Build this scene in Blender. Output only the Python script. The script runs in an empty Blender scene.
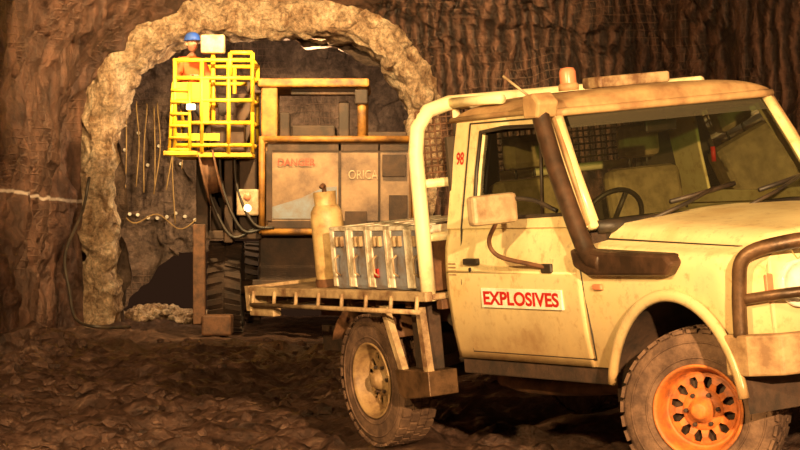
import bpy, bmesh, math, random
from mathutils import Vector, Matrix, noise
random.seed(7)
sc = bpy.context.scene
COL = sc.collection
sc.view_settings.view_transform = 'Standard'
try: sc.view_settings.look = 'None'
except Exception: pass

# ------------------------------------------------------------ helpers
def empty(name, mat=None):
    o = bpy.data.objects.new(name, None); COL.objects.link(o)
    if mat is not None: o.matrix_world = mat
    return o
def mesh(name, verts, faces, mat, parent=None, smooth=False, bevel=0, solid=0):
    me = bpy.data.meshes.new(name); me.from_pydata([tuple(v) for v in verts], [], faces)
    bm = bmesh.new(); bm.from_mesh(me); bmesh.ops.recalc_face_normals(bm, faces=bm.faces[:]); bm.to_mesh(me); bm.free()
    me.materials.append(mat)
    if smooth:
        for p in me.polygons: p.use_smooth = True
    o = bpy.data.objects.new(name, me); COL.objects.link(o)
    if parent: o.parent = parent
    if solid:
        m = o.modifiers.new('s', 'SOLIDIFY'); m.thickness = solid; m.offset = 0
    if bevel:
        m = o.modifiers.new('b', 'BEVEL'); m.width = bevel; m.segments = 2; m.limit_method = 'ANGLE'
    return o
def box(name, lo, hi, mat, parent=None, bevel=0.008, rot=None):
    x0,y0,z0 = lo; x1,y1,z1 = hi
    vs = [Vector(p) for p in [(x0,y0,z0),(x1,y0,z0),(x1,y1,z0),(x0,y1,z0),(x0,y0,z1),(x1,y0,z1),(x1,y1,z1),(x0,y1,z1)]]
    if rot is not None:
        c = (Vector(lo)+Vector(hi))/2
        vs = [c + rot @ (v-c) for v in vs]
    fs = [(0,3,2,1),(4,5,6,7),(0,1,5,4),(1,2,6,5),(2,3,7,6),(3,0,4,7)]
    return mesh(name, vs, fs, mat, parent, bevel=bevel)
def catmull(pts, n=6):
    P = [Vector(p) for p in pts]
    P = [2*P[0]-P[1]] + P + [2*P[-1]-P[-2]]
    out = []
    for i in range(1, len(P)-2):
        for k in range(n):
            t = k/n
            a,b,c,d = P[i-1],P[i],P[i+1],P[i+2]
            out.append(0.5*((2*b)+(c-a)*t+(2*a-5*b+4*c-d)*t*t+(3*b-a-3*c+d)*t*t*t))
    out.append(P[-2]); return out
def tube_data(pts, r, seg=10, closed=False, sx=1.0):
    P = [Vector(p) for p in pts]; n = len(P); vs=[]; fs=[]
    up = None
    for i,p in enumerate(P):
        if closed: t = (P[(i+1)%n]-P[i-1])
        else: t = P[min(i+1,n-1)]-P[max(i-1,0)]
        t.normalize()
        if up is None:
            up = Vector((0,0,1)) if abs(t.z)<0.9 else Vector((1,0,0))
        a = (up - t*up.dot(t)); a.normalize(); up = a
        b = t.cross(a)
        rr = r[i] if isinstance(r,(list,tuple)) else r
        for k in range(seg):
            th = 2*math.pi*k/seg
            vs.append(p + a*math.cos(th)*rr + b*math.sin(th)*rr*sx)
    m = n if closed else n-1
    for i in range(m):
        for k in range(seg):
            a0=i*seg+k; a1=i*seg+(k+1)%seg; b0=((i+1)%n)*seg+k; b1=((i+1)%n)*seg+(k+1)%seg
            fs.append((a0,a1,b1,b0))
    if not closed:
        fs.append(tuple(range(seg))[::-1]); fs.append(tuple(range((n-1)*seg,n*seg)))
    return vs, fs
def tube(name, pts, r, mat, parent=None, smooth=False, seg=10, closed=False, sx=1.0):
    if smooth: pts = catmull(pts)
    vs,fs = tube_data(pts, r, seg, closed, sx)
    return mesh(name, vs, fs, mat, parent, smooth=True)
def tubes(name, lines, r, mat, parent=None, seg=8):
    V=[];F=[]
    for l in lines:
        vs,fs = tube_data(l, r, seg); o=len(V); V+=vs; F+=[tuple(i+o for i in f) for f in fs]
    return mesh(name, V, F, mat, parent, smooth=True)
def boxes(name, lst, mat, parent=None, bevel=0.004):
    V=[];F=[]
    for lo,hi in lst:
        x0,y0,z0 = lo; x1,y1,z1 = hi; o=len(V)
        V += [(x0,y0,z0),(x1,y0,z0),(x1,y1,z0),(x0,y1,z0),(x0,y0,z1),(x1,y0,z1),(x1,y1,z1),(x0,y1,z1)]
        F += [tuple(i+o for i in f) for f in [(0,3,2,1),(4,5,6,7),(0,1,5,4),(1,2,6,5),(2,3,7,6),(3,0,4,7)]]
    return mesh(name, V, F, mat, parent, bevel=bevel)
def lathe(name, prof, mat, parent, M, n=48, smooth=True):
    """prof (r, h) around local Z of M"""
    vs=[];fs=[]
    for k in range(n):
        th=2*math.pi*k/n
        for r,h in prof: vs.append(M @ Vector((r*math.cos(th), r*math.sin(th), h)))
    m=len(prof)
    for k in range(n):
        for j in range(m-1):
            fs.append((k*m+j, ((k+1)%n)*m+j, ((k+1)%n)*m+j+1, k*m+j+1))
    o = mesh(name, vs, fs, mat, parent, smooth=smooth)
    return o
def grid(name, nu, nv, fn, mat, parent=None, smooth=True, solid=0):
    vs=[fn(i/(nu-1), j/(nv-1)) for i in range(nu) for j in range(nv)]
    fs=[(i*nv+j,(i+1)*nv+j,(i+1)*nv+j+1,i*nv+j+1) for i in range(nu-1) for j in range(nv-1)]
    return mesh(name, vs, fs, mat, parent, smooth=smooth, solid=solid)
def lerp(a,b,t): return a+(b-a)*t
def sstep(a,b,x):
    t=max(0,min(1,(x-a)/(b-a))); return t*t*(3-2*t)
def interp(tab,x):
    if x<=tab[0][0]: return tab[0][1]
    for (a,b),(c,d) in zip(tab,tab[1:]):
        if x<=c: return b+(d-b)*(x-a)/(c-a)
    return tab[-1][1]
def fbm(v, o=4):
    return noise.fractal(v, 1.0, 2.0, o)

# ------------------------------------------------------------ materials
def nodes(name):
    m=bpy.data.materials.new(name); m.use_nodes=True
    nt=m.node_tree; b=nt.nodes['Principled BSDF']; return m,nt,b
def dusty(name, base, dirt, rough=0.6, metal=0.0, scale=4.0, lo=0.4, hi=0.65, bump=0.15, bscale=40, zmud=None, mud=(0.12,0.06,0.03)):
    m,nt,b=nodes(name); N=nt.nodes; L=nt.links
    tc=N.new('ShaderNodeTexCoord')
    n1=N.new('ShaderNodeTexNoise'); n1.inputs['Scale'].default_value=scale; n1.inputs['Detail'].default_value=8; n1.inputs['Roughness'].default_value=0.65
    L.new(tc.outputs['Object'], n1.inputs['Vector'])
    r=N.new('ShaderNodeMapRange'); r.inputs[1].default_value=lo; r.inputs[2].default_value=hi
    L.new(n1.outputs['Fac'], r.inputs[0])
    mx=N.new('ShaderNodeMix'); mx.data_type='RGBA'
    mx.inputs[6].default_value=(*base,1); mx.inputs[7].default_value=(*dirt,1)
    L.new(r.outputs[0], mx.inputs[0]); out=mx.outputs[2]
    if zmud:
        sp=N.new('ShaderNodeSeparateXYZ'); L.new(tc.outputs['Object'], sp.inputs[0])
        # splatter + low mud
        n4=N.new('ShaderNodeTexNoise'); n4.inputs['Scale'].default_value=17; n4.inputs['Detail'].default_value=6; n4.inputs['Roughness'].default_value=0.7
        L.new(tc.outputs['Object'], n4.inputs['Vector'])
        r4=N.new('ShaderNodeMapRange'); r4.inputs[1].default_value=0.54; r4.inputs[2].default_value=0.70; r4.inputs[4].default_value=0.55
        L.new(n4.outputs['Fac'], r4.inputs[0])
        m4=N.new('ShaderNodeMix'); m4.data_type='RGBA'; m4.inputs[7].default_value=(mud[0]*1.2,mud[1]*1.2,mud[2]*1.2,1)
        L.new(r4.outputs[0], m4.inputs[0]); L.new(out, m4.inputs[6]); out=m4.outputs[2]
        ad=N.new('ShaderNodeMath'); ad.operation='MULTIPLY_ADD'; ad.inputs[1].default_value=0.9; L.new(n1.outputs['Fac'], ad.inputs[0]); 
        mr=N.new('ShaderNodeMapRange'); mr.inputs[1].default_value=zmud[1]+0.45; mr.inputs[2].default_value=zmud[0]+0.45
        L.new(sp.outputs[2], ad.inputs[2]); L.new(ad.outputs[0], mr.inputs[0])
        m2=N.new('ShaderNodeMix'); m2.data_type='RGBA'; m2.inputs[7].default_value=(*mud,1)
        L.new(mr.outputs[0], m2.inputs[0]); L.new(out, m2.inputs[6]); out=m2.outputs[2]
    L.new(out, b.inputs['Base Color'])
    b.inputs['Roughness'].default_value=rough; b.inputs['Metallic'].default_value=metal
    if bump:
        n2=N.new('ShaderNodeTexNoise'); n2.inputs['Scale'].default_value=bscale; n2.inputs['Detail'].default_value=5
        L.new(tc.outputs['Object'], n2.inputs['Vector'])
        bp=N.new('ShaderNodeBump'); bp.inputs['Strength'].default_value=bump; bp.inputs['Distance'].default_value=0.01
        L.new(n2.outputs['Fac'], bp.inputs['Height']); L.new(bp.outputs[0], b.inputs['Normal'])
    return m
def emis(name,col,s):
    m,nt,b=nodes(name); b.inputs['Base Color'].default_value=(*col,1); b.inputs['Emission Color'].default_value=(*col,1); b.inputs['Emission Strength'].default_value=s; return m
def glass(name,tint,fac=0.12,rough=0.05):
    m,nt,b=nodes(name); N=nt.nodes; L=nt.links; N.remove(b)
    out=N['Material Output']; t=N.new('ShaderNodeBsdfTransparent'); t.inputs[0].default_value=(*tint,1)
    g=N.new('ShaderNodeBsdfGlossy'); g.inputs['Roughness'].default_value=rough
    d=N.new('ShaderNodeBsdfDiffuse'); d.inputs[0].default_value=(0.35,0.3,0.2,1)
    lw=N.new('ShaderNodeFresnel'); lw.inputs[0].default_value=1.45
    m1=N.new('ShaderNodeMixShader'); L.new(lw.outputs[0],m1.inputs[0]); L.new(t.outputs[0],m1.inputs[1]); L.new(g.outputs[0],m1.inputs[2])
    m2=N.new('ShaderNodeMixShader'); m2.inputs[0].default_value=fac; L.new(m1.outputs[0],m2.inputs[1]); L.new(d.outputs[0],m2.inputs[2])
    L.new(m2.outputs[0],out.inputs[0]); return m
def rock(name, c1, c2, c3, scale=1.0, bump=0.6, wave=False, paint=False, c2hi=0.62, net=0, rough=0.8, crevice_shade=0.6, dist=0.12):
    m,nt,b=nodes(name); N=nt.nodes; L=nt.links
    def math_(op,a,bv=None,c=None):
        n=N.new('ShaderNodeMath'); n.operation=op
        for i,x in enumerate((a,bv,c)):
            if x is None: continue
            if isinstance(x,(int,float)): n.inputs[i].default_value=x
            else: L.new(x,n.inputs[i])
        return n.outputs[0]
    def mixc(f,a,bv,mode='MIX'):
        n=N.new('ShaderNodeMix'); n.data_type='RGBA'; n.blend_type=mode
        for i,x in ((0,f),(6,a),(7,bv)):
            if isinstance(x,(int,float)): n.inputs[i].default_value=x
            elif isinstance(x,tuple): n.inputs[i].default_value=(*x,1)
            else: L.new(x,n.inputs[i])
        return n.outputs[2]
    tc=N.new('ShaderNodeTexCoord'); src=tc.outputs['Object']
    mp=N.new('ShaderNodeMapping'); L.new(src, mp.inputs[0]); mp.inputs['Scale'].default_value=(scale,scale,scale*(0.35 if wave else 0.7))
    n1=N.new('ShaderNodeTexNoise'); n1.inputs['Scale'].default_value=1.6; n1.inputs['Detail'].default_value=10; n1.inputs['Roughness'].default_value=0.7; n1.inputs['Distortion'].default_value=0.6
    L.new(mp.outputs[0], n1.inputs[0])
    cr=N.new('ShaderNodeValToRGB'); e=cr.color_ramp.elements
    e[0].position=0.36; e[0].color=(*c1,1); e[1].position=c2hi; e[1].color=(*c2,1)
    e2=cr.color_ramp.elements.new(c2hi+0.16); e2.color=(*c3,1)
    L.new(n1.outputs[0], cr.inputs[0]); out=cr.outputs[0]; h=n1.outputs[0]
    n2=N.new('ShaderNodeTexNoise'); n2.inputs['Scale'].default_value=9*scale; n2.inputs['Detail'].default_value=8; n2.inputs['Roughness'].default_value=0.75; L.new(src, n2.inputs[0])
    sp2=N.new('ShaderNodeValToRGB'); sp2.color_ramp.elements[0].position=0.35; sp2.color_ramp.elements[0].color=(0.3,0.3,0.3,1); sp2.color_ramp.elements[1].position=0.68; sp2.color_ramp.elements[1].color=(1.6,1.6,1.6,1)
    L.new(n2.outputs[0],sp2.inputs[0]); out=mixc(crevice_shade,out,sp2.outputs[0],'MULTIPLY')  # noise lows darkened in the colour as crevice shade, highs lightened
    hh=math_('MULTIPLY_ADD',n2.outputs[0],0.6,h)
    if wave:
        rt=N.new('ShaderNodeMapping'); rt.inputs['Scale'].default_value=(1,0.6,0.4); L.new(src,rt.inputs[0])
        w=N.new('ShaderNodeTexWave'); w.wave_type='BANDS'; w.bands_direction='X'; w.inputs['Scale'].default_value=1.9; w.inputs['Distortion'].default_value=10; w.inputs['Detail'].default_value=5; w.inputs['Detail Scale'].default_value=0.8; w.inputs['Detail Roughness'].default_value=0.62
        L.new(rt.outputs[0], w.inputs[0])
        cw=N.new('ShaderNodeValToRGB'); cw.color_ramp.elements[0].color=(0.2,0.19,0.19,1); cw.color_ramp.elements[1].color=(1.6,1.55,1.5,1); cw.color_ramp.elements[0].position=0.15
        L.new(w.outputs['Fac'], cw.inputs[0]); out=mixc(wave,out,cw.outputs[0],'MULTIPLY')
        hh=math_('MULTIPLY_ADD',w.outputs['Fac'],0.8*wave,hh)
    if net:
        nz=N.new('ShaderNodeTexNoise'); nz.inputs['Scale'].default_value=0.6; nz.inputs['Detail'].default_value=2; L.new(src,nz.inputs[0])
        va=N.new('ShaderNodeVectorMath'); va.operation='SCALE'; va.inputs['Scale'].default_value=0.35; L.new(nz.outputs['Color'],va.inputs[0])
        vb=N.new('ShaderNodeVectorMath'); vb.operation='ADD'; L.new(src,vb.inputs[0]); L.new(va.outputs[0],vb.inputs[1])
        sp=N.new('ShaderNodeSeparateXYZ'); L.new(vb.outputs[0],sp.inputs[0])
        hcoord=math_('SUBTRACT',sp.outputs[0],math_('MULTIPLY',sp.outputs[1],0.8))
        lz=math_('PINGPONG',sp.outputs[2],0.055); lh=math_('PINGPONG',hcoord,0.055)
        mn=math_('MINIMUM',lz,lh)
        mr=N.new('ShaderNodeMapRange'); mr.inputs[1].default_value=0.012; mr.inputs[2].default_value=0.004; L.new(mn,mr.inputs[0])
        nb=N.new('ShaderNodeTexNoise'); nb.inputs['Scale'].default_value=0.9; L.new(src,nb.inputs[0])
        nr=N.new('ShaderNodeMapRange'); nr.inputs[1].default_value=0.44; nr.inputs[2].default_value=0.6; L.new(nb.outputs[0],nr.inputs[0])
        wf=math_('MULTIPLY',mr.outputs[0],nr.outputs[0])
        out=mixc(math_('MULTIPLY',wf,net),out,(0.28,0.16,0.11)); hh=math_('MULTIPLY_ADD',wf,0.12,hh)
    if paint:
        sp=N.new('ShaderNodeSeparateXYZ'); L.new(src, sp.inputs[0])
        n3=N.new('ShaderNodeTexNoise'); n3.inputs['Scale'].default_value=2.5; L.new(src,n3.inputs[0])
        s3=math_('ABSOLUTE',math_('SUBTRACT',math_('MULTIPLY_ADD',n3.outputs[0],0.12,sp.outputs[2]),1.95))
        s4=N.new('ShaderNodeMapRange'); s4.inputs[1].default_value=0.032; s4.inputs[2].default_value=0.012; L.new(s3,s4.inputs[0])
        out=mixc(math_('MULTIPLY',s4.outputs[0],0.8),out,(0.75,0.62,0.55))
    L.new(out,b.inputs['Base Color']); b.inputs['Roughness'].default_value=rough
    bp=N.new('ShaderNodeBump'); bp.inputs['Strength'].default_value=bump; bp.inputs['Distance'].default_value=dist; L.new(hh,bp.inputs['Height']); L.new(bp.outputs[0],b.inputs['Normal'])
    return m

m_paint=dusty('cream_paint',(0.90,0.76,0.42),(0.66,0.46,0.20),0.28,scale=3,lo=0.42,hi=0.75,bump=0.03,zmud=(0.48,1.08),mud=(0.29,0.155,0.065))
m_roofpaint=dusty('dusty_shaded_roof_paint',(0.52,0.34,0.16),(0.24,0.12,0.055),0.6,scale=5,lo=0.4,hi=0.7,bump=0.1)  # roof shading put into a darker paint colour, dust noise over it
m_tray=dusty('tray_steel_dirty',(0.50,0.36,0.20),(0.16,0.08,0.04),0.6,scale=8,bump=0.2)
m_headboard=dusty('headboard_paint',(0.88,0.76,0.46),(0.45,0.30,0.15),0.45,scale=7,lo=0.5,hi=0.8,bump=0.05)
m_tyre=dusty('dusty_rubber',(0.07,0.036,0.022),(0.18,0.10,0.06),0.85,scale=9,bump=0.5,bscale=60)
m_tyre2=dusty('dark_rubber',(0.02,0.011,0.007),(0.05,0.025,0.014),0.85,scale=3,bump=0.5,bscale=30)
m_rimo=dusty('orange_wheel_steel',(0.60,0.17,0.03),(0.24,0.075,0.025),0.6,scale=12,bump=0.15)
m_rimt=dusty('tan_wheel_steel',(0.34,0.215,0.095),(0.16,0.085,0.04),0.6,scale=12,bump=0.15)
m_dark=dusty('dark_undercarriage',(0.025,0.015,0.01),(0.07,0.035,0.02),0.8,scale=6,bump=0.4)
m_rust=dusty('rusty_steel',(0.15,0.065,0.028),(0.06,0.026,0.012),0.7,scale=9,bump=0.3)
m_bar=dusty('bullbar_steel',(0.16,0.085,0.042),(0.05,0.028,0.014),0.42,scale=9,metal=0.4,bump=0.2)
m_bumper=dusty('bumper_dust',(0.42,0.27,0.13),(0.20,0.11,0.05),0.6,scale=9,bump=0.2)
m_black=dusty('black_plastic',(0.02,0.016,0.013),(0.06,0.04,0.025),0.5,scale=6,bump=0.05)
m_snork=dusty('snorkel_plastic',(0.03,0.017,0.010),(0.09,0.045,0.025),0.45,scale=6,bump=0.1)
m_mirror=dusty('mirror_housing',(0.46,0.34,0.20),(0.24,0.15,0.08),0.5,scale=9,bump=0.1)
m_seat=dusty('seat_vinyl',(0.36,0.26,0.14),(0.2,0.14,0.07),0.7,scale=9,bump=0.1)
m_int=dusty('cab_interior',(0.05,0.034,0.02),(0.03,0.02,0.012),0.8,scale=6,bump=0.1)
m_glass=glass('windscreen_glass',(0.55,0.58,0.45),0.02,0.04)
m_tint=glass('windscreen_green_band',(0.20,0.36,0.2),0.14,0.1)
m_sign=dusty('sign_white',(0.92,0.87,0.74),(0.75,0.62,0.45),0.5,scale=8,bump=0)
m_red=dusty('sign_red',(0.55,0.02,0.015),(0.42,0.02,0.015),0.5,scale=6,bump=0)
m_fade=dusty('faded_red',(0.50,0.05,0.02),(0.25,0.06,0.03),0.5,scale=6,bump=0)
m_blue=dusty('case_blue_grey',(0.24,0.26,0.31),(0.18,0.13,0.10),0.5,scale=9,bump=0.1)
m_white=dusty('case_white',(0.82,0.75,0.60),(0.40,0.28,0.17),0.5,scale=12,bump=0.05)
m_gas=dusty('cylinder_paint',(0.66,0.46,0.21),(0.34,0.21,0.09),0.45,scale=9,bump=0.05)
m_amber=dusty('amber_lens',(0.70,0.25,0.13),(0.5,0.18,0.09),0.3,scale=6,bump=0)
m_lens=dusty('lamp_lens',(0.85,0.82,0.7),(0.6,0.5,0.35),0.15,scale=6,bump=0)
m_yel=dusty('rig_yellow',(0.82,0.50,0.02),(0.32,0.16,0.015),0.5,scale=4,lo=0.42,hi=0.68,bump=0.05)
m_ryel=dusty('rig_rusty_yellow',(0.40,0.18,0.03),(0.06,0.026,0.012),0.6,scale=3,bump=0.15)
m_rig=dusty('rig_dark_steel',(0.022,0.011,0.006),(0.075,0.036,0.017),0.7,scale=2.5,bump=0.3)
m_tank=dusty('rig_tank_panel',(0.30,0.18,0.09),(0.07,0.032,0.015),0.45,scale=1.4,lo=0.38,hi=0.62,bump=0.1)
m_navy=dusty('decal_blue',(0.17,0.20,0.24),(0.16,0.11,0.075),0.5,scale=4,bump=0)
m_lamp=emis('work_lamp_glass',(1,0.75,0.4),3.0)

# ------------------------------------------------------------ camera
cam=bpy.data.cameras.new('camera'); co=bpy.data.objects.new('camera',cam); COL.objects.link(co)
co.location=(0,0,1.18); co.rotation_euler=(math.radians(90),0,0)
cam.lens=112.5; cam.sensor_width=36; cam.shift_y=23/800; cam.clip_end=300
sc.camera=co

# ------------------------------------------------------------ truck frame
ROLL=math.radians(6); YAW=math.radians(-61)
R=(Matrix.Rotation(YAW,3,'Z') @ Matrix.Rotation(ROLL,3,'X'))
W0=Vector((-0.12,14.8,0.0))
TL=W0-R@Vector((0,-0.8,0))
TM=Matrix.Translation(TL)@R.to_4x4()
cu=Vector((math.cos(YAW),math.sin(YAW))); cv=Vector((-math.sin(YAW),math.cos(YAW)))
def truck_uv(x,y):
    d=Vector((x-W0.x,y-W0.y)); return d.dot(cu), d.dot(cv)-0.8
truck=empty('pickup_truck',TM)
T=truck

# ------------------------------------------------------------ cave shell
def arch(t, xl, xr, h, spring, zb=-0.3):
    cx=(xl+xr)/2; a=(xr-xl)/2
    if t<0.25: return (xl, lerp(zb,spring,t/0.25))
    if t>0.75: return (xr, lerp(spring,zb,(t-0.75)/0.25))
    th=math.pi*(1-(t-0.25)/0.5); e=2/2.6
    c=math.cos(th); s=math.sin(th)
    return (cx+a*math.copysign(abs(c)**e,c), spring+(h-spring)*abs(s)**e)
RINGS=[(38.0,-4.80,0.62,4.98,2.7),(37.5,-4.95,1.05,5.2,2.8),(36,-5.0,2.1,5.6,3.0),(33.5,-5.0,3.6,5.9,3.2),(30,-4.95,5.2,6.2,3.2),(22,-4.85,6.6,6.4,3.2),(8,-5.0,7.2,6.5,3.2),(-14,-5.0,7.5,6.5,3.2)]
def ring(w):
    x=w*(len(RINGS)-1); i=min(int(x),len(RINGS)-2); f=x-i
    return [lerp(a,b,f) for a,b in zip(RINGS[i],RINGS[i+1])]
def shell(t,w,rid=0):
    Y,xl,xr,h,s=ring(w); x,z=arch(t,xl,xr,h,s)
    p=Vector((x,Y,z)); k=sstep(0.0,0.03,w)
    d=noise.noise_vector(p*0.55)*0.30+noise.noise_vector(p*1.7)*0.15+noise.noise_vector(p*4.5)*0.07+noise.noise_vector(p*10)*0.03
    if rid:
        wob=noise.noise(p*0.6)*0.9+noise.noise(p*2.0)*0.15
        rr=abs(noise.noise(Vector(((x+Y*0.35+wob)*3.4,z*0.3,3))))
        r2=abs(noise.noise(Vector(((x+Y*0.35+wob)*8,z*0.5,9))))
        d+=Vector((-0.5*rid,-0.8 if rid>0 else 0,0))*(0.26*rr+0.08*r2)
    return p+d*(0.25+0.75*k)
def wmap(i): return i**1.25
m_wl=rock('rock_left',(0.065,0.031,0.022),(0.19,0.092,0.060),(0.34,0.20,0.14),0.9,0.85,paint=True,net=0.28,wave=0.3,rough=0.5,crevice_shade=0.5)
m_wr=rock('rock_right',(0.048,0.023,0.016),(0.13,0.063,0.041),(0.24,0.135,0.09),1.0,0.9,wave=0.88,net=0.42,rough=0.55,crevice_shade=0.5)
m_ceil=rock('rock_ceiling',(0.06,0.028,0.016),(0.15,0.07,0.04),(0.25,0.13,0.08),1.0,0.8)
m_tun=rock('rock_drive',(0.08,0.048,0.034),(0.23,0.15,0.11),(0.42,0.30,0.22),1.1,1.0,net=0.35,crevice_shade=0.8)
m_shot=rock('shotcrete_pale',(0.22,0.11,0.05),(0.66,0.45,0.28),(0.92,0.76,0.54),2.2,1.0,c2hi=0.53,crevice_shade=0.85)
grid('wall_left',130,300,lambda a,b:shell(0.42*a,wmap(b),-0.6),m_wl)
grid('ceiling',60,160,lambda a,b:shell(0.42+0.16*a,wmap(b)),m_ceil)
grid('wall_right',150,380,lambda a,b:shell(0.58+0.42*a,wmap(b),1 if b>0.02 else 0),m_wr)
RP=[(0.66,0.10),(0.52,-0.05),(0.40,-0.13),(0.22,-0.17),(0.07,-0.09),(0.0,0.15),(0.02,0.9)]
def rimf(a,b):
    x=b*(len(RP)-1); i=min(int(x),len(RP)-2); f=x-i
    o=lerp(RP[i][0],RP[i+1][0],f); y=lerp(RP[i][1],RP[i+1][1],f)
    wob=0.14*noise.noise(Vector((a*11,0,5)))+0.07*noise.noise(Vector((a*40,0,5)))
    X,Z=arch(a,-4.34-o*0.85+wob,0.14+o*0.85+wob,4.47+o+wob*0.6,2.65)
    p=Vector((X,38+y,Z)); return p+noise.noise_vector(p*1.8)*0.14+noise.noise_vector(p*5)*0.08+noise.noise_vector(p*11)*0.045
grid('shotcrete_portal_rim',380,50,rimf,m_shot)  # sprayed shotcrete rim around the drive portal
def drv(a,b):
    k=sstep(0,0.2,b); X,Z=arch(a,lerp(-4.28,-5.4,k),lerp(0.12,1.0,k),lerp(4.45,5.0,k),2.65); p=Vector((X,38.6+5.4*b,Z))
    return p+(noise.noise_vector(p*0.7)*0.22+noise.noise_vector(p*2.5)*0.12+noise.noise_vector(p*6)*0.05)
grid('wall_drive',200,90,drv,m_tun)
def face(a,b):
    X,Z=arch(a,-5.7,1.2,5.3,2.65,-0.3); c=Vector((-2.1,43.6,2.0)); p=c.lerp(Vector((X,43.6,Z)),b)
    q=p+noise.noise_vector(p*0.9)*0.35+noise.noise_vector(p*3)*0.15+noise.noise_vector(p*7)*0.06; q.y-=0.3*(1-b); return q
wb=grid('wall_back',200,90,face,m_tun)

# floor
wheels=[(0,-0.72),(0,0.72),(3.18,-0.72),(3.18,0.72)]
def floor_h(x,y):
    u,v=truck_uv(x,y)
    fade=1-sstep(3.5,7,abs(u-1.6)); 
    base=math.tan(ROLL)*max(0,min(2.6,v+0.8))*fade
    k=1.0
    for wu,wv in wheels:
        d=math.hypot(u-wu,v-wv); k=min(k,sstep(0.18,0.5,d))
    if y>31 and -3.4<x<0.9: k=min(k,0.35)
    p=Vector((x,y,0))
    n=0.09*noise.noise(p*0.6)+0.075*fbm(p*1.6,3)
    q=Vector((x*0.9+0.25*y+0.5*noise.noise(p*0.8),y*0.8,0))
    c=1-abs(noise.noise(Vector((q.x*2.0,q.y*4.2,1.7))))*2.2; n+=0.11*c*(0.35+0.65*max(0,0.5+noise.noise(p*0.9)))-0.055
    n+=0.06*fbm(p*4.5,3)+0.022*noise.noise(p*11)
    for rc in (-0.9,-2.7):
        xc=rc+0.35*math.sin(y*0.16); d=(x-xc)/0.28
        n-=0.08*math.exp(-d*d)*sstep(16,20,y)
    return base+n*k-0.012
xs=[-5.9+0.045*i for i in range(222)]
xs+=[xs[-1]+0.25*i for i in range(1,18)]
ys=[-14+1.0*i for i in range(24)]+[10.0+0.045*i for i in range(430)]
yy=ys[-1]
while yy<44: yy+=0.14; ys.append(yy)
V=[(x,y,floor_h(x,y)) for x in xs for y in ys]; ny=len(ys)
F=[(i*ny+j,(i+1)*ny+j,(i+1)*ny+j+1,i*ny+j+1) for i in range(len(xs)-1) for j in range(ny-1)]
m_floor=rock('muddy_floor',(0.035,0.018,0.013),(0.13,0.068,0.047),(0.38,0.24,0.17),2.6,0.9,c2hi=0.57,rough=0.40,crevice_shade=0.8,dist=0.05)
mesh('floor',V,F,m_floor,smooth=True)

def rockblob(c,r,seed,sub=2,flat=0.7):
    bm=bmesh.new(); bmesh.ops.create_icosphere(bm,subdivisions=sub,radius=1)
    vs=[]
    for i,v in enumerate(bm.verts):
        n=noise.noise(v.co*1.3+Vector((seed,seed*2,0)))*0.7+noise.noise(v.co*3+Vector((0,seed,0)))*0.25
        p=v.co*(r*(1+n)); vs.append(Vector((p.x+c[0],p.y+c[1],p.z*flat+c[2])))
        v.index=i
    fs=[tuple(x.index for x in f.verts) for f in bm.faces]; bm.free(); return vs,fs
def rocks(name,lst,mat):
    V=[];F=[]
    for i,(c,r) in enumerate(lst):
        vs,fs=rockblob(c,r,i*3.7+1,3 if r>0.1 else 1); o=len(V); V+=vs; F+=[tuple(k+o for k in f) for f in fs]
    return mesh(name,V,F,mat)
L=[]
for i in range(1500):
    y=14.5+22*random.random()**1.6; x=random.uniform(-0.165*y-0.1,0.03*y+0.3) 
    if x<-4.4: continue
    u,v=truck_uv(x,y)
    if -1.9<u<4.2 and -1.2<v<1.2: continue
    if y>32 and -3.6<x<1: continue
    r=random.choice([0.015,0.02,0.03,0.045,0.06])*random.uniform(0.7,1.2)
    L.append(((x,y,floor_h(x,y)+r*0.15),r))
for i in range(160):
    u=random.uniform(-1,3.5); v=random.uniform(-2.6,-1.15)
    x=W0.x+cu.x*u+cv.x*(v+0.8); y=W0.y+cu.y*u+cv.y*(v+0.8); r=random.uniform(0.015,0.045)
    L.append(((x,y,floor_h(x,y)+r*0.15),r))
for i in range(26):
    y=random.uniform(23.5,31); x=-4.25+random.uniform(-0.1,0.5)+(31-y)*0.02; r=random.uniform(0.1,0.24)
    L.append(((x,y,floor_h(x,y)+r*0.2),r))
L.append(((-4.15,26.5,0.10),0.30)); L.append(((-4.2,28.3,0.1),0.28))
rocks('loose_rock_rubble',L,m_floor)
L=[]
for i in range(110):
    x=random.uniform(-4.75,-3.0); y=random.uniform(39.4,42); r=random.uniform(0.04,0.14)
    L.append(((x,y,0.03+random.random()*0.2*(1-abs(x+4.0))),r))
rocks('broken_muck_pile',L,m_shot)

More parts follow.
